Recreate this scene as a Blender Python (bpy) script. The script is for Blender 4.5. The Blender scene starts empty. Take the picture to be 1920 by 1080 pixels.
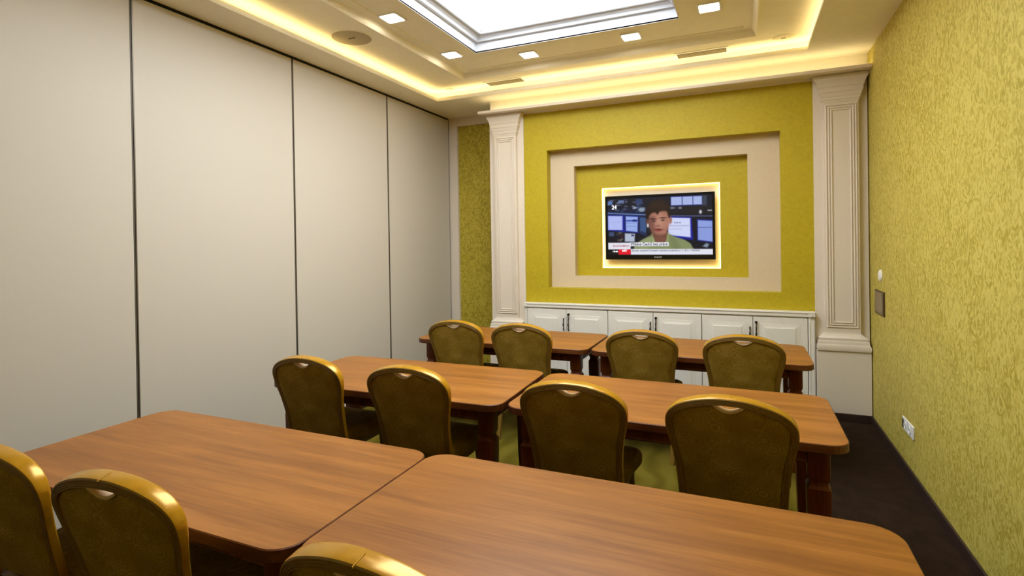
import bpy, bmesh, math, random
import numpy as np
from mathutils import Vector, Matrix
random.seed(4)
SC = bpy.context.scene
COL = SC.collection

# ------------------------------------------------------------------ camera
F = 1005.0
yaw, pitch, roll = 0.40851, 0.0065, -0.0155
fw = Vector((-math.sin(yaw)*math.cos(pitch), math.cos(yaw)*math.cos(pitch), -math.sin(pitch)))
r0 = Vector((math.cos(yaw), math.sin(yaw), 0)); d0 = fw.cross(r0)
rv = r0*math.cos(roll) - d0*math.sin(roll)
dv = r0*math.sin(roll) + d0*math.cos(roll)
cam = bpy.data.cameras.new('camera'); co = bpy.data.objects.new('camera', cam); COL.objects.link(co)
M = Matrix((( rv.x, -dv.x, -fw.x), (rv.y, -dv.y, -fw.y), (rv.z, -dv.z, -fw.z)))
co.matrix_world = Matrix.Translation((0, 0, 1.6)) @ M.to_4x4()
cam.sensor_width = 36; cam.lens = 36*F/1920
cam.shift_y = -(540-458.27)/1920
cam.clip_start = 0.05
SC.camera = co

# ------------------------------------------------------------------ world, exposure
w = bpy.data.worlds.new('world'); SC.world = w; w.use_nodes = True
w.node_tree.nodes['Background'].inputs[0].default_value = (1, .9, .75, 1)
w.node_tree.nodes['Background'].inputs[1].default_value = 0.05
SC.view_settings.view_transform = 'Standard'; SC.view_settings.look = 'None'
SC.view_settings.gamma = 1; SC.view_settings.use_curve_mapping = False
SC.view_settings.exposure = 0.42
PANEL_E, DOWN_E, COVE_E, CORN_E, HALO_E = 8.2, 20.0, 7.0, 5.2, 5.0

# ------------------------------------------------------------------ materials
def srgb(r, g, b):
    f = lambda c: (c/255/12.92) if c/255 <= .04045 else ((c/255+.055)/1.055)**2.4
    return (f(r), f(g), f(b), 1)
class Mat:
    def __init__(s, name, col=(200,200,200), rough=.6, metal=0, spec=.5, sheen=0):
        s.m = bpy.data.materials.new(name); s.m.use_nodes = True
        s.nt = s.m.node_tree; s.b = s.nt.nodes['Principled BSDF']
        s.b.inputs['Base Color'].default_value = srgb(*col)
        s.b.inputs['Roughness'].default_value = rough
        s.b.inputs['Metallic'].default_value = metal
        s.b.inputs['Specular IOR Level'].default_value = spec
        if sheen: s.b.inputs['Sheen Weight'].default_value = sheen
        s.tc = None
    def n(s, t, **k):
        x = s.nt.nodes.new(t)
        for a, v in k.items():
            if a in x.inputs.keys() if isinstance(a, str) else False: x.inputs[a].default_value = v
            else: setattr(x, a, v)
        return x
    def l(s, a, b): s.nt.links.new(a, b)
    def coords(s, scale=(1,1,1), world=False):
        g = s.n('ShaderNodeNewGeometry') if world else s.n('ShaderNodeTexCoord')
        mp = s.n('ShaderNodeMapping'); mp.inputs['Scale'].default_value = scale
        s.l(g.outputs['Position' if world else 'Object'], mp.inputs['Vector']); return mp.outputs[0]
    def ramp(s, fac, stops):
        r = s.n('ShaderNodeValToRGB'); e = r.color_ramp.elements
        while len(e) < len(stops): e.new(.5)
        for i, (p, c) in enumerate(stops): e[i].position = p; e[i].color = srgb(*c)
        s.l(fac, r.inputs[0]); return r.outputs[0]
    def color(s, o): s.l(o, s.b.inputs['Base Color'])
    def bump(s, h, strength=.2, dist=.002):
        b = s.n('ShaderNodeBump'); b.inputs['Strength'].default_value = strength; b.inputs['Distance'].default_value = dist
        s.l(h, b.inputs['Height']); s.l(b.outputs[0], s.b.inputs['Normal'])
def noise(m, vec, scale, detail=3, rough=.5, dist=0):
    n = m.n('ShaderNodeTexNoise'); n.inputs['Scale'].default_value = scale; n.inputs['Detail'].default_value = detail
    n.inputs['Roughness'].default_value = rough; n.inputs['Distortion'].default_value = dist
    m.l(vec, n.inputs['Vector']); return n.outputs['Fac']
def emis(name, col, strength, base=None):
    m = Mat(name, base or col, .5)
    m.b.inputs['Emission Color'].default_value = srgb(*col); m.b.inputs['Emission Strength'].default_value = strength
    return m.m
def plain(name, col, rough=.6, metal=0, spec=.5, grain=0, gscale=60):
    m = Mat(name, col, rough, metal, spec)
    if grain:
        f = noise(m, m.coords(), gscale, 4)
        a = tuple(max(0, c-grain) for c in col); b = tuple(min(255, c+grain) for c in col)
        m.color(m.ramp(f, [(.3, a), (.7, b)])); m.bump(f, .1, .001)
    return m.m

M_ceil = plain('ceiling_paint', (252, 244, 220), .75, grain=2, gscale=20)
M_white = plain('lightbox_white_paint', (206, 206, 210), .6)
M_plaster = plain('cream_plaster', (214, 194, 162), .75, grain=3, gscale=90)
M_trim = plain('cream_painted_trim', (226, 213, 196), .45, grain=2)
M_cab = plain('white_lacquered_wood', (236, 230, 220), .38, grain=2)
M_panel = plain('partition_laminate', (207, 198, 184), .5, grain=3, gscale=240)
M_alu = plain('grey_aluminium', (120, 112, 100), .4, .7)
M_greyd = plain('dark_grey_profile', (92, 84, 70), .5)
M_black = plain('black_rubber', (26, 22, 18), .6)
M_base = plain('dark_brown_skirting', (50, 32, 26), .5, grain=6)
M_bronze = plain('dark_bronze', (46, 36, 28), .35, .8)
M_plastic = plain('white_plastic', (240, 238, 234), .35)
M_grey = plain('grey_speaker_mesh', (178, 164, 132), .7)
M_ventdark = plain('vent_shadow_paint', (60, 54, 36), .7)
M_tvblack = plain('black_gloss_plastic', (12, 12, 14), .2)
M_switch = plain('taupe_switch_plate', (150, 134, 104), .35, .3)
M_switchrim = plain('brown_switch_rim', (86, 66, 44), .35, .4)
M_dark = plain('cabinet_interior', (30, 24, 18), .8)

def mk_wallpaper(name, lo, hi, sc=1.0):
    m = Mat(name, hi, .62)
    v = m.coords((1, 1, .66), world=True)
    n1 = noise(m, v, 21*sc, 2, .45, 2.8)
    n2 = noise(m, v, 46*sc, 3, .5, 1.2)
    n3 = noise(m, v, 3.2, 2, .5, .5)
    mx = m.n('ShaderNodeMath', operation='MULTIPLY_ADD'); m.l(n2, mx.inputs[0]); mx.inputs[1].default_value = .45; m.l(n1, mx.inputs[2])
    ad = m.n('ShaderNodeMath', operation='MULTIPLY_ADD'); m.l(n3, ad.inputs[0]); ad.inputs[1].default_value = .18; m.l(mx.outputs[0], ad.inputs[2])
    mid = tuple((a+b)//2 for a, b in zip(lo, hi))
    m.color(m.ramp(ad.outputs[0], [(.62, lo), (.77, mid), (.90, hi)]))
    m.bump(ad.outputs[0], .25, .003); return m.m
M_paper = mk_wallpaper('lime_vine_wallpaper', (168, 150, 48), (206, 189, 92))
M_paper2 = mk_wallpaper('olive_vine_wallpaper', (152, 134, 18), (194, 174, 58))
m = Mat('olive_plaster', (186, 166, 22), .6)
f = noise(m, m.coords((1,1,1), True), 34, 5, .6, .8)
m.color(m.ramp(f, [(.3, (178, 156, 6)), (.7, (192, 171, 18))])); m.bump(f, .3, .002); M_olive = m.m

def mk_wood(name, a, b, c, rough, axis=0):
    m = Mat(name, b, rough, spec=.35)
    s = [9, 9, 9]; s[axis] = .7
    v = m.coords(tuple(s))
    n1 = noise(m, v, 1.2, 5, .6, .6)
    s2 = [60, 60, 60]; s2[axis] = 2.5
    n2 = noise(m, m.coords(tuple(s2)), 1.6, 3, .6, .2)
    mx = m.n('ShaderNodeMath', operation='MULTIPLY_ADD'); m.l(n2, mx.inputs[0]); mx.inputs[1].default_value = .35; m.l(n1, mx.inputs[2])
    m.color(m.ramp(mx.outputs[0], [(.5, a), (.66, b), (.82, c)]))
    m.bump(n2, .05, .001); return m.m
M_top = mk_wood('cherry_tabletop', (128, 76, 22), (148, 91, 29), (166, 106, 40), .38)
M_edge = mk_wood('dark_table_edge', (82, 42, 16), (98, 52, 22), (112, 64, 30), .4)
M_leg = mk_wood('mahogany_leg', (84, 34, 8), (102, 46, 12), (118, 60, 18), .4, 2)
M_frame = plain('golden_chair_frame', (190, 138, 24), .22, .25, grain=5, gscale=30)
M_frameshade = plain('shaded_gold_frame', (130, 98, 32), .5, 0, grain=4)  # darker copy of the frame gold, rear-face shade put into the colour
M_joint = plain('joint_highlight_gold', (212, 162, 50), .25, .25)  # paler gold, puts a highlight into the colour of the joint
M_grip = plain('pale_grip_lining', (214, 186, 150), .35)

m = Mat('olive_gold_upholstery', (98, 78, 26), .9, spec=.2)
vo = m.n('ShaderNodeTexVoronoi'); vo.inputs['Scale'].default_value = 17
m.l(m.coords((1, .2, 1)), vo.inputs['Vector'])
mu = m.n('ShaderNodeMath', operation='MULTIPLY'); mu.inputs[1].default_value = 42; m.l(vo.outputs['Distance'], mu.inputs[0])
sn = m.n('ShaderNodeMath', operation='SINE'); m.l(mu.outputs[0], sn.inputs[0])
n1 = noise(m, m.coords(), 9, 2, .4); hm = m.n('ShaderNodeMath', operation='MULTIPLY_ADD'); m.l(n1, hm.inputs[0]); hm.inputs[1].default_value = .45; hm.inputs[2].default_value = .27; n1 = hm.outputs[0]; n2 = noise(m, m.coords(), 300, 2)
a1 = m.n('ShaderNodeMath', operation='MULTIPLY_ADD'); m.l(sn.outputs[0], a1.inputs[0]); a1.inputs[1].default_value = .065; m.l(n1, a1.inputs[2])
a2 = m.n('ShaderNodeMath', operation='MULTIPLY_ADD'); m.l(n2, a2.inputs[0]); a2.inputs[1].default_value = .5; m.l(a1.outputs[0], a2.inputs[2])
m.color(m.ramp(a2.outputs[0], [(.5, (122, 92, 22)), (.78, (152, 122, 42)), (1.0, (196, 164, 88))]))
m.bump(a2.outputs[0], .35, .002); M_fabric = m.m

m = Mat('dark_brown_carpet', (54, 38, 28), .95, spec=.1)
f = noise(m, m.coords((1,1,1), True), 160, 4, .7); f2 = noise(m, m.coords((1,1,1), True), 5, 2, .5, 1)
a1 = m.n('ShaderNodeMath', operation='MULTIPLY_ADD'); m.l(f2, a1.inputs[0]); a1.inputs[1].default_value = .5; m.l(f, a1.inputs[2])
m.color(m.ramp(a1.outputs[0], [(.5, (28, 17, 10)), (1, (58, 42, 30))])); m.bump(f, .8, .004); M_carpet = m.m
m = Mat('green_swirl_carpet', (120, 116, 40), .95, spec=.1)
wv = m.n('ShaderNodeTexWave'); wv.inputs['Scale'].default_value = 1.6; wv.inputs['Distortion'].default_value = 9; wv.inputs['Detail'].default_value = 2; wv.inputs['Detail Scale'].default_value = .8
m.l(m.coords((1,1,1), True), wv.inputs['Vector'])
f = noise(m, m.coords((1,1,1), True), 180, 3, .7)
a1 = m.n('ShaderNodeMath', operation='MULTIPLY_ADD'); m.l(f, a1.inputs[0]); a1.inputs[1].default_value = .4; m.l(wv.outputs['Fac'], a1.inputs[2])
m.color(m.ramp(a1.outputs[0], [(.0, (84, 72, 14)), (.6, (98, 86, 20)), (1.0, (108, 94, 28))])); m.bump(f, .8, .004); M_green = m.m

M_light = emis('luminous_ceiling_panel', (238, 248, 255), PANEL_E)
M_lamp = emis('downlight_glow', (255, 244, 226), DOWN_E)
M_led = emis('warm_led_strip', (255, 234, 178), COVE_E)
M_led2 = emis('cornice_led_strip', (255, 236, 186), CORN_E)
M_led3 = emis('television_halo_led', (255, 222, 132), HALO_E)

# ------------------------------------------------------------------ mesh helpers
class MB:
    def __init__(s): s.v = []; s.f = []; s.mi = []
    def add(s, vs, fs, mi=0):
        o = len(s.v); s.v += [tuple(p) for p in vs]; s.f += [tuple(i+o for i in f) for f in fs]
        s.mi += [mi]*len(fs) if isinstance(mi, int) else mi
        return s
    def box(s, x0, x1, y0, y1, z0, z1, bev=0, mi=0, seg=2):
        if bev <= 0:
            return s.add([(x0,y0,z0),(x1,y0,z0),(x1,y1,z0),(x0,y1,z0),(x0,y0,z1),(x1,y0,z1),(x1,y1,z1),(x0,y1,z1)],
              [(3,2,1,0),(4,5,6,7),(0,1,5,4),(1,2,6,5),(2,3,7,6),(3,0,4,7)], mi)
        bm = bmesh.new(); bmesh.ops.create_cube(bm, size=1)
        for v in bm.verts: v.co = ((x0+x1)/2+v.co.x*(x1-x0), (y0+y1)/2+v.co.y*(y1-y0), (z0+z1)/2+v.co.z*(z1-z0))
        bmesh.ops.bevel(bm, geom=bm.edges[:], offset=bev, segments=seg, profile=.5, affect='EDGES', clamp_overlap=True)
        bm.verts.index_update()
        s.add([v.co[:] for v in bm.verts], [[v.index for v in f.verts] for f in bm.faces], mi); bm.free(); return s
    def frame(s, out, inn, a0, a1, plane='xy', mi=0):
        # rectangle with a rectangular hole, extruded from a0 to a1; out/inn = (u0,u1,v0,v1)
        def P(u, v, a): return (u, v, a) if plane == 'xy' else (u, a, v)
        def R(r): return [(r[0], r[2]), (r[1], r[2]), (r[1], r[3]), (r[0], r[3])]
        vs = [P(u, v, a) for a in (a0, a1) for r in (out, inn) for u, v in R(r)]
        fs = []
        for i in range(4):
            j = (i+1) % 4
            fs += [(i, j, 4+j, 4+i), (8+j, 8+i, 12+i, 12+j), (j, i, 8+i, 8+j), (4+i, 4+j, 12+j, 12+i)]
        return s.add(vs, fs, mi)
    def ring(s, rect, prof, plane='xy', closed=False, mi=0, base=0, sgn=1):
        # sweep profile [(outward offset, height)] round a rectangle with mitred corners
        u0, u1, v0, v1 = rect; n = len(prof); vs = []
        for (cx, cy, sx, sy) in ((u0, v0, -1, -1), (u1, v0, 1, -1), (u1, v1, 1, 1), (u0, v1, -1, 1)):
            for o, h in prof:
                u, v, a = cx+sx*o, cy+sy*o, base+sgn*h
                vs.append((u, v, a) if plane == 'xy' else (u, a, v))
        fs = []
        for c in range(4):
            d = (c+1) % 4
            for k in range(n if closed else n-1):
                k2 = (k+1) % n
                fs.append((c*n+k, d*n+k, d*n+k2, c*n+k2))
        return s.add(vs, fs, mi)
    def lathe(s, prof, n=24, c=(0,0,0), axis='z', mi=0):
        vs = []; fs = []
        for r, h in prof:
            for i in range(n):
                a = 2*math.pi*i/n; p = (r*math.cos(a), r*math.sin(a))
                q = {'z': (p[0], p[1], h), 'y': (p[0], h, p[1]), 'x': (h, p[0], p[1])}[axis]
                vs.append((q[0]+c[0], q[1]+c[1], q[2]+c[2]))
        for k in range(len(prof)-1):
            for i in range(n):
                j = (i+1) % n; fs.append((k*n+i, k*n+j, (k+1)*n+j, (k+1)*n+i))
        m = len(prof)-1
        fs.append(tuple(range(n-1, -1, -1))); fs.append(tuple(m*n+i for i in range(n)))
        return s.add(vs, fs, mi)
    def loft(s, secs, cap=True, mi=0):
        n = len(secs[0]); vs = [p for q in secs for p in q]; fs = []
        for k in range(len(secs)-1):
            for i in range(n):
                j = (i+1) % n; fs.append((k*n+i, k*n+j, (k+1)*n+j, (k+1)*n+i))
        if cap: fs.append(tuple(range(n-1, -1, -1))); m = len(secs)-1; fs.append(tuple(m*n+i for i in range(n)))
        return s.add(vs, fs, mi)
    def tube(s, pts, r, n=8, mi=0):
        secs = []; P = [Vector(p) for p in pts]
        for i, p in enumerate(P):
            t = (P[min(i+1, len(P)-1)]-P[max(i-1, 0)]).normalized()
            a = t.cross(Vector((0, 1, 0)) if abs(t.y) < .9 else Vector((1, 0, 0))).normalized(); b = t.cross(a)
            rr = r[i] if isinstance(r, (list, tuple)) else r
            secs.append([tuple(p+a*(rr*math.cos(2*math.pi*k/n))+b*(rr*math.sin(2*math.pi*k/n))) for k in range(n)])
        return s.loft(secs, mi=mi)
def rrect(x0, x1, y0, y1, r, z, n=6):
    out = []
    for cx, cy, a0 in ((x1-r, y0+r, -90), (x1-r, y1-r, 0), (x0+r, y1-r, 90), (x0+r, y0+r, 180)):
        for k in range(n+1):
            a = math.radians(a0+90*k/n); out.append((cx+r*math.cos(a), cy+r*math.sin(a), z))
    return out
def obj(name, mb, mat, parent=None, loc=None, smooth=False, sharp=35):
    me = bpy.data.meshes.new(name); me.from_pydata(mb.v, [], mb.f)
    for x in (mat if isinstance(mat, (list, tuple)) else [mat]): me.materials.append(x)
    for p, i in zip(me.polygons, mb.mi): p.material_index = i
    bm = bmesh.new(); bm.from_mesh(me); bmesh.ops.recalc_face_normals(bm, faces=bm.faces[:]); bm.to_mesh(me); bm.free()
    if smooth:
        me.polygons.foreach_set('use_smooth', [True]*len(me.polygons))
        try: me.set_sharp_from_angle(angle=math.radians(sharp))
        except Exception: pass
    me.update()
    o = bpy.data.objects.new(name, me); COL.objects.link(o)
    if loc: o.location = loc
    if parent: o.parent = parent
    return o
def thing(name, label, cat, loc=(0,0,0), rz=0, group=None):
    o = bpy.data.objects.new(name, None); COL.objects.link(o); o.location = loc; o.rotation_euler = (0, 0, rz)
    o.empty_display_size = .1
    tag(o, label, cat, group); return o
def tag(o, label=None, cat=None, group=None, kind=None):
    if label: o['label'] = label
    if cat: o['category'] = cat
    if group: o['group'] = group
    if kind: o['kind'] = kind
    return o
def struct(name, mb, mat, parent=None, smooth=False):
    o = obj(name, mb, mat, parent, smooth=smooth)
    if not parent: o['kind'] = 'structure'
    return o
def copy_tree(o, parent=None):
    c = o.copy(); COL.objects.link(c)
    if parent: c.parent = parent
    for ch in list(o.children): copy_tree(ch, c)
    return c

# ------------------------------------------------------------------ room shell
XL, XR, YF, YB, YN = -3.42, .99, -1.3, 5.98, 5.45
ZS, Z1, Z2 = 3.16, 3.285, 3.335
FLOOR = struct('floor', MB().box(XL-.25, XR+.12, YF-.1, YB+.1, -.1, 0), M_carpet)
struct('wall_right', MB().box(XR, XR+.12, YF-.1, YB+.1, 0, ZS+.45), M_paper)
struct('wall_back', MB().box(XL-.2, XR, YB, YB+.12, 0, ZS+.45), M_paper2)
struct('wall_front', MB().box(XL-.2, XR, YF-.12, YF, 0, ZS+.45), M_paper)
struct('wall_left', MB().box(XL-.25, XL-.13, YF-.1, YB+.1, 0, ZS+.45), M_panel)
struct('baseboard_right', MB().box(XR-.014, XR, YF, 5.36, 0, .065, .004), M_base)

# ceiling with stepped tray
TR = (-3.115, .515, .80, 5.16)
MR = (-2.655, .125, 1.10, 4.93)
LR = (-2.245, -.455, 1.60, 4.42)
cb = MB()
cb.frame((XL-.2, XR, YF, YB), TR, ZS, ZS+.016)                                  # soffit border
cb.ring(TR, [(0, 0), (-.010, 0), (-.010, .022), (0, .022), (.004, .044), (.022, .044), (.022, .016)], base=ZS, closed=True)   # lip
cb.ring(TR, [(.14, .012), (.14, .125)], base=ZS)                               # cove back
cb.frame((TR[0]-.14, TR[1]+.14, TR[2]-.14, TR[3]+.14), MR, Z1, Z1+.012)        # level one
CE = struct('ceiling', cb, M_ceil)
mo = [(0, 0), (0, -.012), (-.012, -.014), (-.018, -.006), (-.024, .004)]
for k in range(9):
    a = k/8*math.pi/2
    mo.append((-.024-.075*(1-math.cos(a)), .004+.040*math.sin(a)))
mo += [(-.108, .044), (-.108, .05)]
struct('tray_moulding', MB().ring(MR, mo, base=Z1), M_ceil, CE, smooth=True)
struct('upper_ceiling', MB().frame((MR[0]+.1, MR[1]-.1, MR[2]+.1, MR[3]-.1), LR, Z2, Z2+.012), M_ceil, CE)
lm = [(0, -.002), (0, .080), (-.004, .088), (-.016, .089), (-.024, .084), (-.034, .086), (-.038, .096), (-.044, .106), (-.050, .110), (-.078, .130), (-.083, .124), (-.092, .122), (-.100, .128), (-.103, .142), (-.112, .151), (-.116, .160)]
struct('light_box_moulding', MB().ring(LR, lm, base=Z2), M_white, CE)
struct('ceiling_cap', MB().box(XL-.2, XR, YF, YB, ZS+.4, ZS+.44), M_black, CE)
lp = obj('luminous_panel', MB().box(LR[0]+.108, LR[1]-.108, LR[2]+.108, LR[3]-.108, Z2+.158, Z2+.17), M_light)
tag(lp, 'large bright white backlit panel recessed in the middle of the ceiling', 'ceiling light')

# warm LED strip lying in the cove
ls = MB().ring(TR, [(.045, .018), (.075, .018), (.075, .022), (.045, .022)], base=ZS, closed=True)
tag(obj('cove_led_strip', ls, M_led), 'warm yellow light strip hidden in the ceiling tray cove', 'led strip')

# vents, loudspeakers and detector in level one
def ceiling_vent(x, y, wd, dp, label):
    t = thing('air_vent', label, 'vent', (x, y, Z1), 0, None)
    obj('frame', MB().frame((-wd/2, wd/2, -dp/2, dp/2), (-wd/2+.018, wd/2-.018, -dp/2+.018, dp/2-.018), -.005, .0), M_plastic, t)
    obj('backing', MB().box(-wd/2+.02, wd/2-.02, -dp/2+.02, dp/2-.02, -.003, 0), M_ventdark, t)
    n = 5; sm = None
    for k in range(n):
        yy = -dp/2+.03+(dp-.06)*k/(n-1)
        b = MB().add([(-wd/2+.02, yy-.003, -.004), (wd/2-.02, yy-.003, -.004), (wd/2-.02, yy+.003, -.0035), (-wd/2+.02, yy+.003, -.0035),
                      (-wd/2+.02, yy-.003, -.003), (wd/2-.02, yy-.003, -.003), (wd/2-.02, yy+.003, -.0025), (-wd/2+.02, yy+.003, -.0025)],
                     [(3,2,1,0),(4,5,6,7),(0,1,5,4),(1,2,6,5),(2,3,7,6),(3,0,4,7)])
        if sm is None: o = obj('slat', b, M_grey, t); sm = o; y0 = yy
        else: o = sm.copy(); COL.objects.link(o); o.parent = t; o.location.y = yy-y0
ceiling_vent(-2.30, 5.200, .44, .17, 'small rectangular slatted air vent in the ceiling above the left pilaster')
ceiling_vent(-.335, 5.185, .46, .17, 'rectangular slatted air vent in the ceiling above the right of the television')
t = thing('ceiling_speaker', 'large round flush ceiling speaker near the partition wall', 'speaker', (-2.93, 3.53, Z1))
obj('rim', MB().lathe([(.160, 0), (.176, 0), (.174, -.003), (.166, -.005), (.160, -.003)], 48), M_ceil, t, smooth=True)
obj('grille', MB().lathe([(.159, -.001), (.158, -.003), (.0001, -.0045)], 48), M_grey, t, smooth=True)
obj('maker_plate', MB().box(-.032, .032, -.007, .007, -.008, -.004, .001), M_switchrim, t)
for x, y, r, lab in ((.325, 5.09, .062, 'small round ceiling speaker near the right corner of the tray'), (-2.95, 5.20, .045, 'tiny round ceiling sensor near the left corner of the tray')):
    t = thing('round_ceiling_speaker' if r > .05 else 'ceiling_sensor', lab, 'speaker' if r > .05 else 'sensor', (x, y, Z1))
    obj('rim', MB().lathe([(r, 0), (r+.02, 0), (r+.018, -.006), (r, -.008)], 32), M_ceil, t, smooth=True)
    obj('grille', MB().lathe([(r, -.001), (r, -.006), (.0001, -.009)], 32), M_grey, t, smooth=True)

# square downlights
DL = [(-2.465, 3.44, 'square white recessed downlight in the ceiling near the partition, nearer of two'),
      (-2.46, 4.35, 'square recessed downlight at the far left corner of the upper tray'),
      (-1.815, 4.66, 'square recessed downlight at the far side, left of the television'),
      (-.865, 4.63, 'square recessed downlight at the far side, above the television'),
      (-.22, 4.30, 'square recessed downlight at right, beside the white light box corner')]
EX = [(-2.465, 2.53, 'unseen square downlight added by the partition side, third from the far end'), (-.22, 3.39, 'unseen square downlight added on the wallpaper side, second from the far end'),
      (-.22, 2.48, 'unseen square downlight added on the wallpaper side, third from the far end'),
      (-.22, 1.72, 'unseen square downlight added on the wallpaper side, fourth from the far end')]  # downlights out of view, added along the columns for the light they give
d0_ = thing('downlight', DL[0][2], 'downlight', (DL[0][0], DL[0][1], Z2), 0, 'square ceiling downlights')
hw = .088
b = MB()
b.loft([rrect(-hw, hw, -hw, hw, .022, 0), rrect(-hw, hw, -hw, hw, .022, -.006), rrect(-hw+.004, hw-.004, -hw+.004, hw-.004, .02, -.011), rrect(-hw+.016, hw-.016, -hw+.016, hw-.016, .014, -.011), rrect(-hw+.017, hw-.017, -hw+.017, hw-.017, .014, -.004)], cap=False)
obj('rim', b, M_plastic, d0_, smooth=True)
obj('diffuser', MB().loft([rrect(-hw+.017, hw-.017, -hw+.017, hw-.017, .02, -.002), rrect(-hw+.017, hw-.017, -hw+.017, hw-.017, .02, -.006)]), M_lamp, d0_)
for x, y, lab in DL[1:]:
    c = copy_tree(d0_); c.location = (x, y, Z2); c['label'] = lab
for x, y, elab in EX:
    c = copy_tree(d0_); c.location = (x, y, Z2); c['label'] = elab

# ------------------------------------------------------------------ folding partition on the left
tr = MB().box(XL-.10, XL-.002, YF, 5.945, ZS-.006, ZS)
struct('trim_1', tr, M_black)
seams = [2.097-1.283, 2.097, 3.372, 4.655, 5.935]
plabs = ['tall cream partition panel nearest the camera at the left edge', 'wide tall cream partition panel between the first and second dark seams',
         'tall cream partition panel behind the left middle-row chair', 'farthest cream partition panel, next to the olive wallpaper corner']
for i in range(4):
    y0, y1 = seams[i]+.0025, seams[i+1]-.0025
    t = thing('partition_panel', plabs[i], 'partition', (XL, (y0+y1)/2, 0), 0, 'folding partition panels')
    h = (y1-y0)/2
    obj('leaf', MB().box(-.085, 0, -h+.007, h-.007, .045, ZS-.022, .002), M_panel, t)
    for s in (-1, 1):
        obj('edge_profile', MB().box(-.085, .0015, *sorted((s*h, s*(h-.0068))), .045, ZS-.022), M_alu if s < 0 else M_greyd, t)
    obj('top_seal', MB().box(-.07, -.012, -h, h, ZS-.023, ZS-.006), M_black, t)
    obj('bottom_seal', MB().box(-.07, -.012, -h, h, 0, .046), M_black, t)
# closing jamb and beam in the far left corner
struct('trim_2', MB().box(XL-.12, XL+.115, 5.94, YB, 0, ZS, .003), M_trim)
struct('trim_3', MB().box(XL+.115, -2.60, 5.945, YB, 3.055, ZS, .003), M_trim)

# ------------------------------------------------------------------ television wall (boxed-out unit)
WX0, WX1 = -2.60, XR
fw1 = MB().frame((WX0, WX1, .93, 3.02), (-1.935, .312, 1.09, 2.567), YN, YN+.11, 'xz')
fw1.box(WX0, WX0+.03, YN+.001, YB, 0, 3.0)
NW = struct('wall_center', fw1, M_olive)
struct('cream_recess', MB().frame((-1.98, .36, 1.05, 2.61), (-1.668, .038, 1.212, 2.392), YN+.112, YN+.205, 'xz'), M_plaster, NW)
struct('olive_recess', MB().frame((-1.71, .08, 1.17, 2.43), (-1.402, -.212, 1.293, 2.152), YN+.207, YN+.285, 'xz'), M_olive, NW)
struct('halo_backboard', MB().box(-1.44, -.17, YN+.286, YN+.30, 1.25, 2.20), M_trim, NW)
struct('wall_above_cornice', MB().box(WX0, WX1, YN, YN+.1, 3.02, ZS), M_ceil, NW)
hl = MB().ring((-1.400, -.214, 1.295, 2.150), [(0, 0), (0, .018), (-.006, .018), (-.006, 0)], 'xz', closed=True, base=YN+.262)
tag(obj('television_halo_strip', hl, M_led3), 'warm glowing light strip framing the television recess', 'led strip')

# cornice shelf with hidden light
CX0, CX1 = -2.655, XR-.004
cp = [(5.245, 3.018), (5.245, 2.992), (5.262, 2.986), (5.270, 2.992), (5.44, 2.992), (5.45, 2.98), (5.45, 3.004), (5.262, 3.004), (5.258, 3.018)]
cor = MB().loft([[(CX0, y, z) for y, z in cp], [(CX1, y, z) for y, z in cp]])
tag(obj('cornice_shelf', cor, M_trim), 'long cream cornice shelf running above the television wall', 'cornice')
tag(obj('cornice_led_strip', MB().box(-2.60, CX1-.01, 5.285, 5.315, 3.0045, 3.010), M_led2), 'bright warm light strip lying behind the cornice lip', 'led strip')

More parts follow.
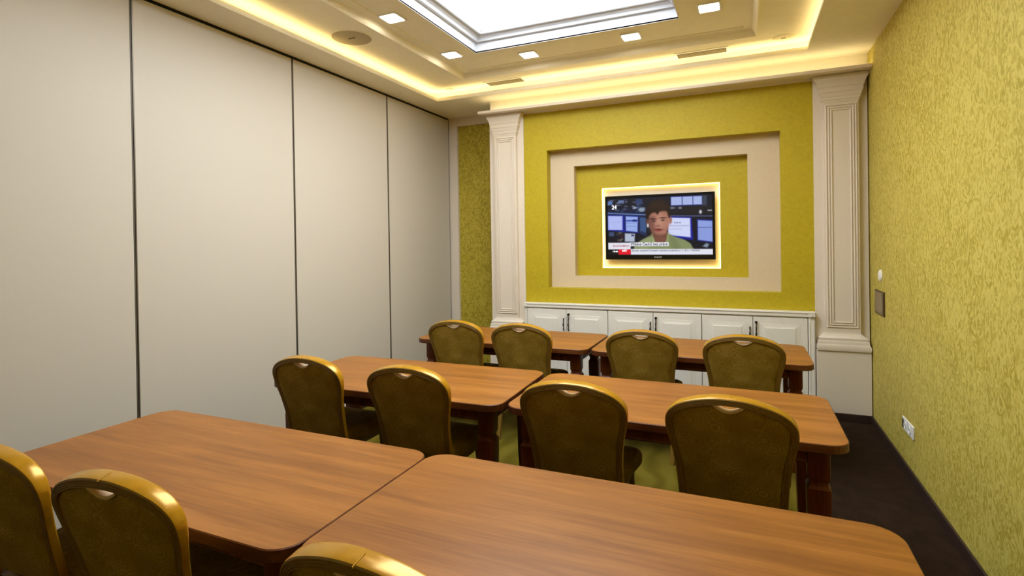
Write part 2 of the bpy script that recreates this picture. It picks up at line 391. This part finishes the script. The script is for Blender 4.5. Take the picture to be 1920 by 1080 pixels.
# pilasters
def pilaster(cx, label, group):
    t = thing('pilaster', label, 'pilaster', (cx, 5.40, 0), 0, group)
    obj('backing_board', MB().box(-.204, .204, .030, .049, .60, 2.985, .002), M_trim, t)
    obj('plinth', MB().box(-.205, .205, -.035, .048, .066, .606, .003), M_trim, t)
    obj('skirting', MB().box(-.2045, .2045, -.040, .048, 0, .066, .003), M_base, t)
    # base mouldings: profile (out, z) around three sides
    def sweep(prof):
        b = MB(); secs = []
        for sx, in ((-1,), (1,)): pass
        for (px, py) in ((-1, 1), (-1, -1), (1, -1), (1, 1)):
            sec = []
            for o, z in prof:
                x = px*(.132+o); y = .040 if py > 0 else -(.018+o*.45)
                sec.append((x, y, z))
            secs.append(sec)
        n = len(prof); vs = [p for q in secs for p in q]; fs = []
        for k in range(3):
            for i in range(n-1): fs.append((k*n+i, k*n+i+1, (k+1)*n+i+1, (k+1)*n+i))
        fs.append(tuple(k*n for k in range(4))); fs.append(tuple(k*n+n-1 for k in range(4)))
        return b.add(vs, fs)
    base = [(.066, .606)]
    base += [(.066+.007*math.sin(math.pi*k/6), .606+.05*k/6) for k in range(1, 7)]
    base += [(.062, .658), (.060, .668), (.058, .690), (.050, .694)]
    base += [(.048+.006*math.sin(math.pi*k/5), .697+.022*k/5) for k in range(6)] + [(.038, .722), (.024, .738), (.010, .745), (.006, .757), (0, .757)]
    obj('base_moulding', sweep(base), M_trim, t, smooth=True, sharp=40)
    cap = [(0, 2.755), (.005, 2.762), (.005, 2.776), (.013, 2.780), (.013, 2.803), (.018, 2.806), (.024, 2.826), (.028, 2.842), (.034, 2.846), (.034, 2.886), (.042, 2.890), (.043, 2.903), (.048, 2.922), (.060, 2.942), (.068, 2.958), (.070, 2.966), (.080, 2.969), (.080, 2.988)]
    obj('capital', sweep(cap), M_trim, t, smooth=True, sharp=18)
    sh = obj('shaft', MB().box(-.132, .132, -.016, .031, .755, 2.760, .002), M_trim, t)
    p1 = [(0, 0), (0, .007), (-.006, .010), (-.012, .007), (-.012, 0)]
    for k, off in enumerate((.014, .034, .054)):
        r = (-.132+off, .132-off, .79+off, 2.752-off)
        obj('panel_bead', MB().ring(r, p1, 'xz', closed=True, base=-.0155, sgn=-1), M_trim, sh, smooth=True)
    return t
pilaster(-2.400, 'tall white pilaster left of the television, between olive wallpaper and television wall', 'pilasters framing the television')
pilaster(.778, 'tall cream pilaster on a plain plinth in the right corner', 'pilasters framing the television')

# ------------------------------------------------------------------ low cabinets under the television
YC = 5.40
def cabinet(x0, x1, label):
    t = thing('base_cabinet', label, 'cabinet', ((x0+x1)/2, YC, 0), 0, 'low cabinets under the television')
    h = (x1-x0)/2
    obj('body', MB().box(-h+.001, h-.001, .004, .50, .0, .884), [M_dark], t)
    obj('face_frame', MB().frame((-h+.001, h-.001, .0, .884), (-h+.012, h-.012, .085, .872), -.001, .006, 'xz'), M_cab, t)
    for s in (-1, 1):
        a, b_ = (-h+.004, -.002) if s < 0 else (.002, h-.004)
        d = MB().box(a, b_, -.022, -.002, .09, .872, .0025)
        do = obj('door', d, M_cab, t)
        r = (a+.062, b_-.062, .155, .812)
        pr = [(.014, 0), (.012, -.004), (.004, -.005), (0, 0), (0, .002), (-.004, .002), (-.034, .010), (-.036, .013), (-.04, .0135)]
        pm = MB().ring(r, pr, 'xz', base=-.0225, sgn=-1)
        q = (r[0]+.04, r[1]-.04, r[2]+.04, r[3]-.04)
        pm.add([(q[0], -.036, q[2]), (q[1], -.036, q[2]), (q[1], -.036, q[3]), (q[0], -.036, q[3])], [(0,1,2,3)])
        obj('raised_panel', pm, M_cab, do, smooth=True, sharp=20)
        hx = -.026 if s < 0 else .026
        zc = .715
        hb = MB().tube([(hx, -.022, zc+.062), (hx, -.038, zc+.060), (hx, -.046, zc+.045), (hx, -.042, zc+.022), (hx, -.050, zc), (hx, -.042, zc-.022), (hx, -.046, zc-.045), (hx, -.038, zc-.060), (hx, -.022, zc-.062)],
                       [.006, .006, .0055, .0045, .009, .0045, .0055, .006, .006], 10)
        obj('handle', hb, M_bronze, do, smooth=True)
        if s > 0:
            obj('key', MB().lathe([(.012, -.022), (.012, -.026), (.004, -.028), (.004, -.036), (.010, -.038), (.010, -.046), (.003, -.048)], 14, (hx, 0, .822), 'y').box(hx-.004, hx+.004, -.046, -.040, .785, .815, .001), M_bronze, do, smooth=True)
    return t
cabinet(-2.160, -1.280, 'white two-door cabinet under the television wall, leftmost of three')
cabinet(-1.280, -.378, 'white two-door cabinet with dark key, middle of the three under the television')
cabinet(-.378, .512, 'white two-door cabinet under the television wall, rightmost of three')
b = MB().box(-2.190, .566, YC-.030, YN, .8865, .916, .003).box(-2.192, .569, YC-.036, YN, .916, .932, .004)
tag(obj('cabinet_top', b, M_cab), 'long narrow white cabinet top below the television wall', 'worktop')
for x0, x1, lab in ((-2.190, -2.162, 'narrow fluted white end post left of the cabinets'), (.514, .566, 'narrow fluted white end post right of the cabinets')):
    t = thing('end_post', lab, 'post', ((x0+x1)/2, YC, 0)); h = (x1-x0)/2
    obj('board', MB().box(-h, h, -.020, .045, 0, .885, .002), M_cab, t)
    obj('fluting', MB().box(-h+.008, -h+.014, -.025, -.019, .05, .85, .002).box(h-.014, h-.008, -.025, -.019, .05, .85, .002), M_cab, t)
    obj('corner_block', MB().box(-h, h, -.042, -.0365, .888, .914, .002).lathe([(.010, -.042), (.008, -.046), (.001, -.047)], 12, (0, 0, .901), 'y'), M_cab, t)

# ------------------------------------------------------------------ television
TX0, TX1, TZ0, TZ1, TY = -1.352, -.258, 1.386, 2.056, 5.640
tv = thing('television', 'black flat television showing a news broadcast in the glowing recess', 'television', ((TX0+TX1)/2, TY, (TZ0+TZ1)/2))
hw_, hh = (TX1-TX0)/2, (TZ1-TZ0)/2
obj('housing', MB().box(-hw_+.04, hw_-.04, .022, .07, -hh+.04, hh-.04, .01), M_tvblack, tv)
sx0, sx1, sz0, sz1 = -hw_+.024, hw_-.024, -hh+.050, hh-.026
obj('bezel', MB().frame((-hw_, hw_, -hh, hh), (sx0, sx1, sz0, sz1), -.006, .024, 'xz').box(-hw_+.01, hw_-.01, .006, .023, -hh+.01, hh-.01), M_tvblack, tv)
obj('wall_bracket', MB().box(-.15, .15, .069, .096, -.12, .12, .002), M_black, tv)
# broadcast picture, painted per vertex on the flat screen (what the screen emits)
GW, GH = 300, 168
U, V = np.meshgrid(np.linspace(0, 1, GW), np.linspace(0, 1, GH))
X = 115+1257*U; Y = 165+700*V + (1-U)*8
img = np.zeros((GH, GW, 3)); img[:] = (22, 22, 34)
rng = np.random.RandomState(3)
def blend(mask, c, a=1.0):
    mk = (np.clip(mask, 0, 1)*a)[..., None]; img[:] = img*(1-mk)+np.array(c)*mk
def soft(d, s=5.): return 1/(1+np.exp(np.clip(-d/s*2, -40, 40)))
def rect(x0, y0, x1, y1, c, a=1., s=4.): blend(np.minimum.reduce([soft(X-x0, s), soft(x1-X, s), soft(Y-y0, s), soft(y1-Y, s)]), c, a)
def ell(cx, cy, rx, ry, c, a=1., s=6.): blend(soft((1-np.sqrt(((X-cx)/rx)**2+((Y-cy)/ry)**2))*min(rx, ry), s), c, a)
def poly(pts, c, a=1., s=5.):
    d = np.full(X.shape, 1e9)
    ins = np.zeros(X.shape, bool); n = len(pts)
    for i in range(n):
        x0, y0 = pts[i]; x1, y1 = pts[(i+1) % n]
        L = max(1e-6, (x1-x0)**2+(y1-y0)**2); tt = np.clip(((X-x0)*(x1-x0)+(Y-y0)*(y1-y0))/L, 0, 1)
        d = np.minimum(d, np.hypot(X-x0-tt*(x1-x0), Y-y0-tt*(y1-y0)))
        if y0 != y1:
            cr = ((y0 > Y) != (y1 > Y)) & (X < (x1-x0)*(Y-y0)/(y1-y0)+x0); ins ^= cr
    blend(soft(np.where(ins, d, -d), s), c, a)
rect(110, 300, 600, 420, (24, 34, 70), .7, 30); rect(880, 290, 1380, 400, (34, 30, 34), .8, 20)
for _ in range(46):
    x, y = rng.uniform(120, 590), rng.uniform(190, 345); ell(x, y, rng.uniform(6, 26), rng.uniform(5, 14), [(60, 80, 130), (150, 160, 190), (20, 22, 30), (50, 50, 70), (190, 200, 220)][rng.randint(5)], .55, 4)
rect(120, 205, 180, 250, (96, 130, 190), .9); rect(255, 195, 325, 232, (120, 140, 190), .8); rect(470, 190, 555, 250, (44, 64, 110), .9)
ell(545, 320, 42, 26, (150, 165, 185), .9)
poly([(118, 345), (595, 378), (595, 390), (118, 358)], (110, 140, 200)); poly([(885, 398), (1375, 412), (1375, 422), (885, 410)], (90, 100, 140))
poly([(110, 372), (325, 382), (335, 592), (110, 570)], (24, 34, 140)); poly([(120, 386), (305, 392), (303, 566), (120, 560)], (176, 186, 240)); rect(200, 460, 203, 560, (150, 160, 215), .6); rect(122, 462, 300, 466, (150, 160, 215), .6)
poly([(335, 384), (505, 394), (500, 606), (335, 590)], (20, 30, 130)); poly([(346, 396), (496, 406), (490, 592), (346, 576)], (150, 172, 228)); rect(350, 442, 490, 462, (60, 80, 170)); rect(432, 440, 482, 463, (20, 26, 110)); rect(355, 480, 480, 484, (110, 130, 190)); rect(355, 520, 480, 524, (110, 130, 190))
poly([(512, 402), (600, 408), (600, 640), (512, 610)], (32, 44, 84)); poly([(524, 416), (596, 422), (596, 600), (524, 580)], (58, 84, 130))
for x0, x1 in ((900, 1026), (1034, 1150), (1157, 1256)):
    rect(x0-5, 172, x1+5, 286, (30, 40, 120)); rect(x0, 180, x1, 278, (172, 186, 232))
    for k in range(4): rect(x0+12, 198+k*18, x1-14, 202+k*18, (140, 156, 205), .7, 3)
rect(1262, 175, 1310, 290, (70, 80, 100), .8, 12)
ell(912, 310, 30, 10, (150, 165, 190), .8); ell(1005, 312, 18, 12, (160, 170, 190), .8); ell(1238, 366, 16, 22, (220, 222, 230), .9); rect(1318, 344, 1366, 356, (210, 212, 220), .9)
poly([(860, 408), (1136, 426), (1150, 694), (860, 660)], (24, 30, 150)); poly([(860, 424), (1120, 436), (1122, 664), (860, 632)], (206, 212, 246))
for x in (935, 962, 992): rect(x, 482, x+18, 492, (90, 96, 140), .9, 3)
for k in range(9): rect(885+k*25, 520, 902+k*25, 530, (150, 154, 185), .9, 3)
for k in range(6): rect(885+k*24, 556, 900+k*24, 568, (170, 174, 205), .9, 3)
poly([(1196, 448), (1376, 462), (1376, 730), (1196, 704)], (28, 34, 120)); poly([(1206, 462), (1370, 474), (1370, 716), (1206, 694)], (140, 158, 222)); rect(1208, 545, 1368, 551, (60, 66, 120), .9, 3)
for k in range(7): rect(1215+k*22, 556, 1218+k*22, 690, (112, 128, 196), .8, 3)
for _ in range(30):
    x, y = rng.uniform(215, 320), rng.uniform(595, 700); ell(x, y, rng.uniform(5, 14), rng.uniform(4, 10), [(130, 130, 110), (90, 40, 50), (30, 34, 40), (180, 180, 170)][rng.randint(4)], .6, 4)
rect(130, 590, 195, 640, (70, 90, 130), .8); poly([(332, 606), (458, 612), (452, 712), (330, 708)], (176, 186, 205)); rect(414, 624, 446, 642, (40, 50, 100))
poly([(1255, 770), (1300, 730), (1330, 745), (1310, 785)], (150, 170, 190), .8)
# the presenter
poly([(455, 745), (540, 690), (640, 640), (680, 618), (855, 612), (930, 650), (1050, 690), (1120, 735), (1160, 810), (440, 812)], (130, 140, 98))
poly([(455, 760), (560, 690), (650, 650), (690, 720), (600, 812), (440, 812)], (150, 160, 114), .6, 20)
poly([(870, 630), (960, 680), (1010, 812), (900, 812)], (108, 118, 76), .6, 20)
poly([(660, 600), (860, 590), (850, 690), (770, 765), (700, 745)], (120, 78, 66)); poly([(655, 625), (672, 615), (712, 745), (690, 760)], (150, 168, 110)); poly([(852, 612), (872, 620), (850, 730), (838, 700)], (146, 162, 104))
ell(888, 455, 20, 44, (160, 108, 92)); ell(612, 470, 20, 42, (96, 60, 56))
poly([(622, 340), (870, 340), (878, 470), (862, 560), (830, 615), (770, 648), (715, 640), (668, 600), (636, 530)], (170, 116, 98), 1, 9)
poly([(620, 400), (700, 410), (700, 560), (710, 640), (665, 600), (632, 530)], (104, 66, 58), .75, 26)
ell(760, 470, 40, 80, (196, 148, 126), .75, 22); ell(822, 490, 32, 44, (176, 126, 106), .7, 18); ell(735, 505, 26, 40, (178, 126, 108), .7, 12)
ell(742, 522, 24, 9, (104, 62, 54), .6); ell(686, 438, 34, 7, (48, 30, 26), .95, 4); ell(800, 426, 36, 7, (52, 32, 28), .95, 4); ell(692, 464, 18, 7, (36, 24, 24), .95, 4); ell(798, 454, 18, 7, (38, 26, 26), .95, 4)
ell(745, 572, 42, 20, (150, 72, 70), .95); ell(745, 566, 34, 5, (60, 24, 26), .9); ell(745, 636, 70, 16, (90, 56, 46), .6, 14)
poly([(598, 430), (592, 360), (612, 280), (670, 222), (760, 205), (840, 228), (885, 290), (895, 380), (884, 430), (866, 412), (850, 352), (815, 330), (765, 346), (738, 386), (706, 356), (664, 368), (634, 400), (622, 440)], (40, 26, 20), 1, 8)
poly([(640, 300), (700, 240), (800, 240), (850, 300), (830, 350), (720, 320)], (60, 42, 30), .5, 24)
ell(618, 515, 12, 24, (214, 216, 222), .95, 4)
# caption bars
rect(118, 722, 402, 806, (228, 226, 236), 1, 3); rect(400, 720, 866, 766, (232, 232, 240), 1, 3); rect(118, 808, 246, 870, (16, 14, 22), 1, 3)
rect(247, 806, 404, 870, (226, 24, 44), 1, 3); rect(404, 800, 1372, 870, (226, 228, 240), 1, 3)
img = np.clip(img, 0, 255)/255; lin = np.where(img <= .04045, img/12.92, ((img+.055)/1.055)**2.4)
gx = np.linspace(sx0, sx1, GW); gz = np.linspace(sz1, sz0, GH)
vs = [(x, 0.0, z) for z in gz for x in gx]
fs = [(j*GW+i, (j+1)*GW+i, (j+1)*GW+i+1, j*GW+i+1) for j in range(GH-1) for i in range(GW-1)]
me = bpy.data.meshes.new('screen'); me.from_pydata(vs, [], fs)
ca = me.color_attributes.new('picture', 'FLOAT_COLOR', 'POINT')
ca.data.foreach_set('color', np.concatenate([lin.reshape(-1, 3), np.ones((GW*GH, 1))], 1).ravel())
m = Mat('screen_picture', (5, 5, 6), .25)
at = m.n('ShaderNodeAttribute', attribute_name='picture'); m.l(at.outputs['Color'], m.b.inputs['Emission Color']); m.b.inputs['Emission Strength'].default_value = .74
me.materials.append(m.m); scr = bpy.data.objects.new('screen', me); COL.objects.link(scr); scr.parent = tv
def writing(name, txt, size, x, z, mat, parent, y=-.003, width=None, align='LEFT', bold=0):
    c = bpy.data.curves.new('t', 'FONT'); c.body = txt; c.size = size; c.align_x = align; c.extrude = .0006; c.offset = bold
    o = bpy.data.objects.new('t', c); COL.objects.link(o); bpy.context.view_layer.update()
    me = bpy.data.meshes.new_from_object(o.evaluated_get(bpy.context.evaluated_depsgraph_get())); me.name = name
    bpy.data.objects.remove(o); bpy.data.curves.remove(c)
    xs = [v.co.x for v in me.vertices]; k = width/(max(xs)-min(xs)) if width else 1
    for v in me.vertices: p = v.co.copy(); v.co = (x+p.x*k, y-p.z, z+p.y)
    me.materials.clear(); me.materials.append(mat); q = bpy.data.objects.new(name, me); COL.objects.link(q); q.parent = parent; return q
def SX(px): return sx0+(px-115)/1257*(sx1-sx0)
def SZ(py): return sz1-(py-170)/700*(sz1-sz0)
T_dark = emis('caption_ink', (40, 40, 70), .45, (10, 10, 20)); T_red = emis('caption_red', (190, 60, 90), .55, (20, 5, 5)); T_white = emis('caption_white', (240, 240, 245), .72)
WW = (sx1-sx0)/1257
writing('section_title', 'EKONOMIKA', .026, SX(178), SZ(770), T_red, scr, width=205*WW, bold=.0004)
writing('headline', 'Přibývá Čechů bez práce', .036, SX(410), SZ(756), T_dark, scr, width=440*WW, bold=.0008)
writing('ticker', 'ZÁVOD: ROZPOČTOVÁNÍ V NÁVRHU EUROPOLU Z VĚCI I TVRZENÍ', .024, SX(415), SZ(832), T_dark, scr, width=810*WW, bold=.0003)
writing('clock', '19:46', .024, SX(172), SZ(838), T_white, scr, width=64*WW, bold=.0005)
writing('ticker_label', 'SVĚT', .026, SX(296), SZ(832), T_white, scr, width=60*WW, bold=.0005)
writing('channel_logo', '24', .06, SX(170), SZ(302), T_white, scr, width=60*WW, bold=.0008)
writing('maker_name', 'PHILIPS', .019, -.042, -hh+.018, plain('silver_print', (200, 200, 200), .4), tv, y=-.007, width=.074, bold=.0004)

# ------------------------------------------------------------------ right wall fittings
t = thing('thermostat', 'small white round sensor above the taupe switch on the right wall', 'sensor', (XR, 5.05, 1.28))
obj('dome', MB().lathe([(.044, 0), (.044, -.007), (.038, -.012), (.020, -.015), (.0005, -.016)], 28, axis='x'), M_plastic, t, smooth=True)
obj('base_ring', MB().lathe([(.048, 0), (.048, -.003), (.044, -.004)], 28, axis='x'), M_plastic, t, smooth=True)
t = thing('switch_plate', 'tall taupe switch panel with dark rim on the right wall', 'switch', (XR, 5.06, 1.065))
obj('rim', MB().box(-.012, 0, -.145, .145, -.095, .095, .003), M_switchrim, t)
obj('plate', MB().box(-.016, -.011, -.132, .132, -.082, .082, .002), M_switch, t)
obj('top_button', MB().box(-.019, -.0155, -.118, .118, .056, .072, .001), M_switch, t)
obj('bottom_button', MB().box(-.019, -.0155, -.118, .118, -.072, -.056, .001), M_switch, t)
t = thing('wall_socket', 'white double power socket low on the right wall', 'socket', (XR, 4.29, .322))
obj('plate', MB().box(-.010, 0, -.128, .128, -.042, .042, .003), M_plastic, t)
for y in (-.045, .052):
    s = obj('outlet', MB().lathe([(.027, -.010), (.027, -.013), (.023, -.013), (.022, -.011), (.001, -.011)], 24, (0, y, 0), 'x'), M_plastic, t, smooth=True)
    obj('pin_holes', MB().lathe([(.004, -.0105), (.004, -.0118)], 8, (0, y-.01, 0), 'x').lathe([(.004, -.0105), (.004, -.0118)], 8, (0, y+.01, 0), 'x'), M_black, s)
obj('grey_module', MB().box(-.014, -.0095, .086, .118, -.030, .030, .002), M_alu, t)

# ------------------------------------------------------------------ carpet field
struct('carpet_field', MB().box(-3.40, .36, 2.2, 5.30, -.004, .0008), M_green, FLOOR)['label'] = 'olive green carpet with darker swirls'

# ------------------------------------------------------------------ tables
def table(x0, x1, y0, y1, label, tz=0):
    cx, cy = (x0+x1)/2, (y0+y1)/2; a, d = (x1-x0)/2, (y1-y0)/2
    t = thing('conference_table', label, 'table', (cx, cy, 0), tz, 'wooden conference tables')
    r = .085; H = .75
    b = MB(); S = [rrect(-a+.003, a-.003, -d+.003, d-.003, r, H-.038), rrect(-a, a, -d, d, r, H-.035), rrect(-a, a, -d, d, r, H-.003), rrect(-a+.003, a-.003, -d+.003, d-.003, r, H)]
    n = len(S[0]); vs = [p for q in S for p in q]; fs = []; mi = []
    for k in range(3):
        for i in range(n): j = (i+1) % n; fs.append((k*n+i, k*n+j, (k+1)*n+j, (k+1)*n+i)); mi.append(1)
    fs += [tuple(range(n-1, -1, -1)), tuple(3*n+i for i in range(n))]; mi += [1, 0]
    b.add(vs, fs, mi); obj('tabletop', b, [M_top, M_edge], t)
    L = .086; ins = .068; lx, ly = a-ins-L/2, d-ins-L/2
    lg = MB()
    def sq(h, z, c=.006): return rrect(-h, h, -h, h, c, z, 2)
    h = L/2
    lg.loft([sq(h*.80, 0), sq(h*.84, .012), sq(h*.78, .05), sq(h*.98, .30), sq(h*1.06, .528), sq(h*1.06, .535), sq(h*.84, .548), sq(h*.82, .562), sq(h*.92, .572), sq(h*.98, .578), sq(h*.98, H-.0385)])
    first = None
    for sx in (-1, 1):
        for sy in (-1, 1):
            if first is None: first = obj('leg', lg, M_leg, t, (sx*lx, sy*ly, 0), smooth=True, sharp=25)
            else:
                c = first.copy(); COL.objects.link(c); c.parent = t; c.location = (sx*lx, sy*ly, 0)
    rib = [(0, .712), (0, .694), (.005, .690), (.001, .684), (.006, .676), (.002, .669), (.008, .660), (.004, .652), (.007, .645), (0, .638), (-.018, .638), (-.018, .712)]
    for s in (-1, 1):
        obj('apron', MB().loft([[(-lx+h, s*(d-ins-.012+o), z) for o, z in rib], [(lx-h, s*(d-ins-.012+o), z) for o, z in rib]]), M_leg, t)
        obj('apron', MB().loft([[(s*(a-ins-.012+o), -ly+h, z) for o, z in rib], [(s*(a-ins-.012+o), ly-h, z) for o, z in rib]]), M_leg, t)
    return t
table(-2.770, -1.1665, 1.085, 1.853, 'wooden table nearest the camera on the left, with two chairs in front')
table(-1.1635, .405, 1.090, 1.862, 'largest looking wooden table, nearest the camera on the right')
table(-2.742, -1.176, 2.470, 3.262, 'middle-row wooden table on the left, near the partition', .022)
table(-1.146, .390, 2.497, 3.262, 'middle-row wooden table on the right, behind two large chairs')
table(-2.680, -1.118, 4.000, 4.755, 'far-row wooden table on the left, in front of the white pilaster', -.012)
table(-1.100, .420, 3.990, 4.740, 'far-row wooden table on the right, in front of the white cabinets')

# ------------------------------------------------------------------ chairs
def spline(pts, n):
    out = []; P = [Vector(p) for p in pts]
    for i in range(len(P)-1):
        p0, p1, p2, p3 = P[max(i-1, 0)], P[i], P[i+1], P[min(i+2, len(P)-1)]
        for k in range(n):
            s = k/n
            out.append(.5*((2*p1)+(p2-p0)*s+(2*p0-5*p1+4*p2-p3)*s*s+(3*p1-p0-3*p2+p3)*s**3))
    out.append(P[-1]); return out
TILT = .24
def yb(z):     # y of the back's centre plane at height z (chair frame, 0 at z = .95)
    return (.95-z)*TILT if z > .44 else (.95-.44)*TILT-(.44-z)*.12
half = [(0, .9325), (.05, .931), (.10, .9235), (.15, .9105), (.19, .894), (.222, .870), (.240, .840), (.2425, .800), (.2335, .745), (.2205, .690), (.2100, .615), (.2050, .54), (.2015, .475), (.2015, .38)]
half = [(x, z) for x, z in half]
pts2 = [(-x, z, 0) for x, z in reversed(half[1:])]+[(x, z, 0) for x, z in half]
path = spline(pts2, 5)
def make_chair(label):
    t = thing('banquet_chair', label, 'chair', (0, 0, 0), 0, 'upholstered banquet chairs at the tables')
    # bent back frame: grooved rear face in shade-darkened gold, smooth gold outer face
    hn, hd = .0145, .025
    prof = [(hn, hd*.6), (hn-.004, hd), (-hn+.002, hd), (-hn, hd-.003), (-hn, -hd+.003), (-hn+.002, -hd),
            (-.0095, -hd), (-.0080, -hd+.003), (-.0065, -hd), (-.0030, -hd), (-.0015, -hd+.003), (0, -hd), (.0035, -hd), (.005, -hd+.003), (.0065, -hd), (.0100, -hd), (hn-.001, -hd+.003), (hn, -hd+.008)]
    secs = []; n = len(path)
    for i, p in enumerate(path):
        tg = (path[min(i+1, n-1)]-path[max(i-1, 0)]).normalized(); nx, nz = -tg.y, tg.x
        kd = .50+.40*min(1, max(0, (p.y-.76)/.15))
        secs.append([(p.x+nx*a, yb(p.y)-.010+(b_+.015 if b_ > 0 else b_+.010)*kd if b_ > 0 else yb(p.y)-.010+(b_+.010)*kd, p.y+nz*a+b_*kd*TILT) for a, b_ in prof])
    m_ = len(prof); vs = [q for s_ in secs for q in s_]; fs = []; mi = []
    for k in range(n-1):
        for i in range(m_):
            j = (i+1) % m_; fs.append((k*m_+i, k*m_+j, (k+1)*m_+j, (k+1)*m_+i))
            mi.append(1 if 4 <= i <= 15 else 0)
    fs += [tuple(range(m_-1, -1, -1)), tuple((n-1)*m_+i for i in range(m_))]; mi += [0, 0]
    fr = obj('back_frame', MB().add(vs, fs, mi), [M_frame, M_frameshade], t, smooth=True, sharp=30)
    # joint ridge at the crown
    obj('crown_joint', MB().loft([[(q, yb(.95)+b_, .9472+b_*TILT+e) for q, e in ((-.0011, -.004), (-.0011, 0), (.0011, 0), (.0011, -.004))] for b_ in (-.024, .014)]), M_joint, fr)
    # upholstered panel with a hand-hold notch
    inn = [(p.x, p.y) for p in path if p.y > .445]
    loop = []
    nn = len(inn)
    for i, (x, z) in enumerate(inn):
        q0, q1 = inn[max(i-1, 0)], inn[min(i+1, nn-1)]; tx, tz = q1[0]-q0[0], q1[1]-q0[1]; L = math.hypot(tx, tz)
        loop.append((x+tz/L*.0125, z-tx/L*.0125))
    top = [q for q in loop]
    res = []
    for x, z in top:
        if abs(x) < .062 and z > .8: continue
        res.append((x, z))
    li = max(i for i, q in enumerate(res) if q[0] < 0 and q[1] > .8)
    notch = [(-.060+.012*k/10*10, -.0+.9125-.027*math.sin(math.pi*k/10)**.9) for k in range(11)]
    res = res[:li+1]+notch+res[li+1:]
    bt = [(x, .452) for x in np.linspace(res[-1][0], res[0][0], 12)[1:-1]]
    res = res+[(float(x), z) for x, z in bt]
    c = (0, .70); rings = [(1, -.010), (1, .010)]
    secs = []
    for s_, y_ in ((.0, -.024), (.45, -.024), (.78, -.0225), (.93, -.020), (.985, -.0155), (1, -.010), (1, .004), (.985, .012), (.93, .020), (.78, .028), (.45, .032), (.0, .033)):
        secs.append([(c[0]+(x-c[0])*max(s_, .02), yb(c[1]+(z-c[1])*s_)+y_, c[1]+(z-c[1])*max(s_, .02)) for x, z in res])
    obj('backrest', MB().loft(secs), M_fabric, t, smooth=True, sharp=60)
    gp = [(x, yb(z)-.018, z+.001) for x, z in notch]
    g = MB().loft([[(x, yb(z)+o, z+e) for o, e in ((-.024, -.005), (-.025, .0), (-.021, .005), (-.014, .005), (.020, .002), (.020, -.003))] for x, z in notch])
    obj('grip_trim', g, M_grip, t, smooth=True)
    # seat cushion
    y0, y1 = .150, .560
    def seatsec(k, z, s): 
        out = []
        for cx, cy, a0, rr in ((.225-.05, y1-.06, 0, .06), (-.225+.05, y1-.06, 90, .06), (-.195+.03, y0+.03, 180, .03), (.195-.03, y0+.03, 270, .03)):
            for q in range(7):
                a = math.radians(a0+15*q); out.append(((cx+rr*math.cos(a)+(0))*s, ((cy+rr*math.sin(a))-.35)*s+.35, z))
        return out
    b = MB().loft([seatsec(0, .405, .93), seatsec(0, .410, .975), seatsec(0, .425, 1), seatsec(0, .455, 1.0), seatsec(0, .472, .975), seatsec(0, .482, .90), seatsec(0, .488, .6), seatsec(0, .490, .1)])
    obj('seat', b, M_fabric, t, smooth=True, sharp=60)
    obj('seat_frame', MB().frame((-.196, .196, .13, .53), (-.174, .174, .155, .51), .375, .405).box(-.205, .205, .10, .14, .375, .402, .003), M_frameshade, t)
    def legm(p0, p1, w0, w1):
        def s4(p, w_): return [(p[0]-w_, p[1]-w_, p[2]), (p[0]+w_, p[1]-w_, p[2]), (p[0]+w_, p[1]+w_, p[2]), (p[0]-w_, p[1]+w_, p[2])]
        return MB().loft([s4(p0, w0), s4(p1, w1)])
    for s_ in (-1, 1):
        obj('leg', legm((s_*.205, .02, 0), (s_*.206, yb(.385), .385), .011, .0155), M_frameshade, t)
        obj('leg', legm((s_*.195, .515, 0), (s_*.178, .485, .380), .010, .014), M_frameshade, t)
        obj('side_rail', MB().box(s_*.190-.008, s_*.190+.008, .07, .49, .20, .222, .003), M_frameshade, t)
    return t
chairs = [  # x, y of the crown, turn, label
 (-2.218, 3.885, 0, 'banquet chair at the far-left table, nearest the partition wall'),
 (-1.627, 3.884, 0, 'banquet chair at the far-left table, right-hand one before the white pilaster'),
 (-.688, 3.878, 0, 'banquet chair at the far-right table, left-hand one before the cabinets'),
 (-.014, 3.878, 0, 'banquet chair at the far-right table, right-hand one, rightmost in the far row'),
 (-2.355, 2.365, 0, 'leftmost middle-row banquet chair, its back against the partition'),
 (-1.654, 2.364, 0, 'second banquet chair from the left in the middle row, before the left table'),
 (-.742, 2.358, 0, 'banquet chair in the middle row, left one at the right-hand table'),
 (-.067, 2.355, -.05, 'rightmost middle-row banquet chair, largest fully visible olive backrest'),
 (-1.684, .938, .075, 'near banquet chair at lower left with bright golden top rail, cut by the bottom edge'),
 (-2.312, .925, .05, 'banquet chair cut off by the left edge of the picture'),
 (-.738, .888, -.06, 'banquet chair at bottom centre, only its golden top rail showing'),
]
proto = make_chair(chairs[0][3])
for i, (x, y, a, lab) in enumerate(chairs):
    o = proto if i == 0 else copy_tree(proto)
    o.location = (x, y, 0); o.rotation_euler = (0, 0, a); o['label'] = lab
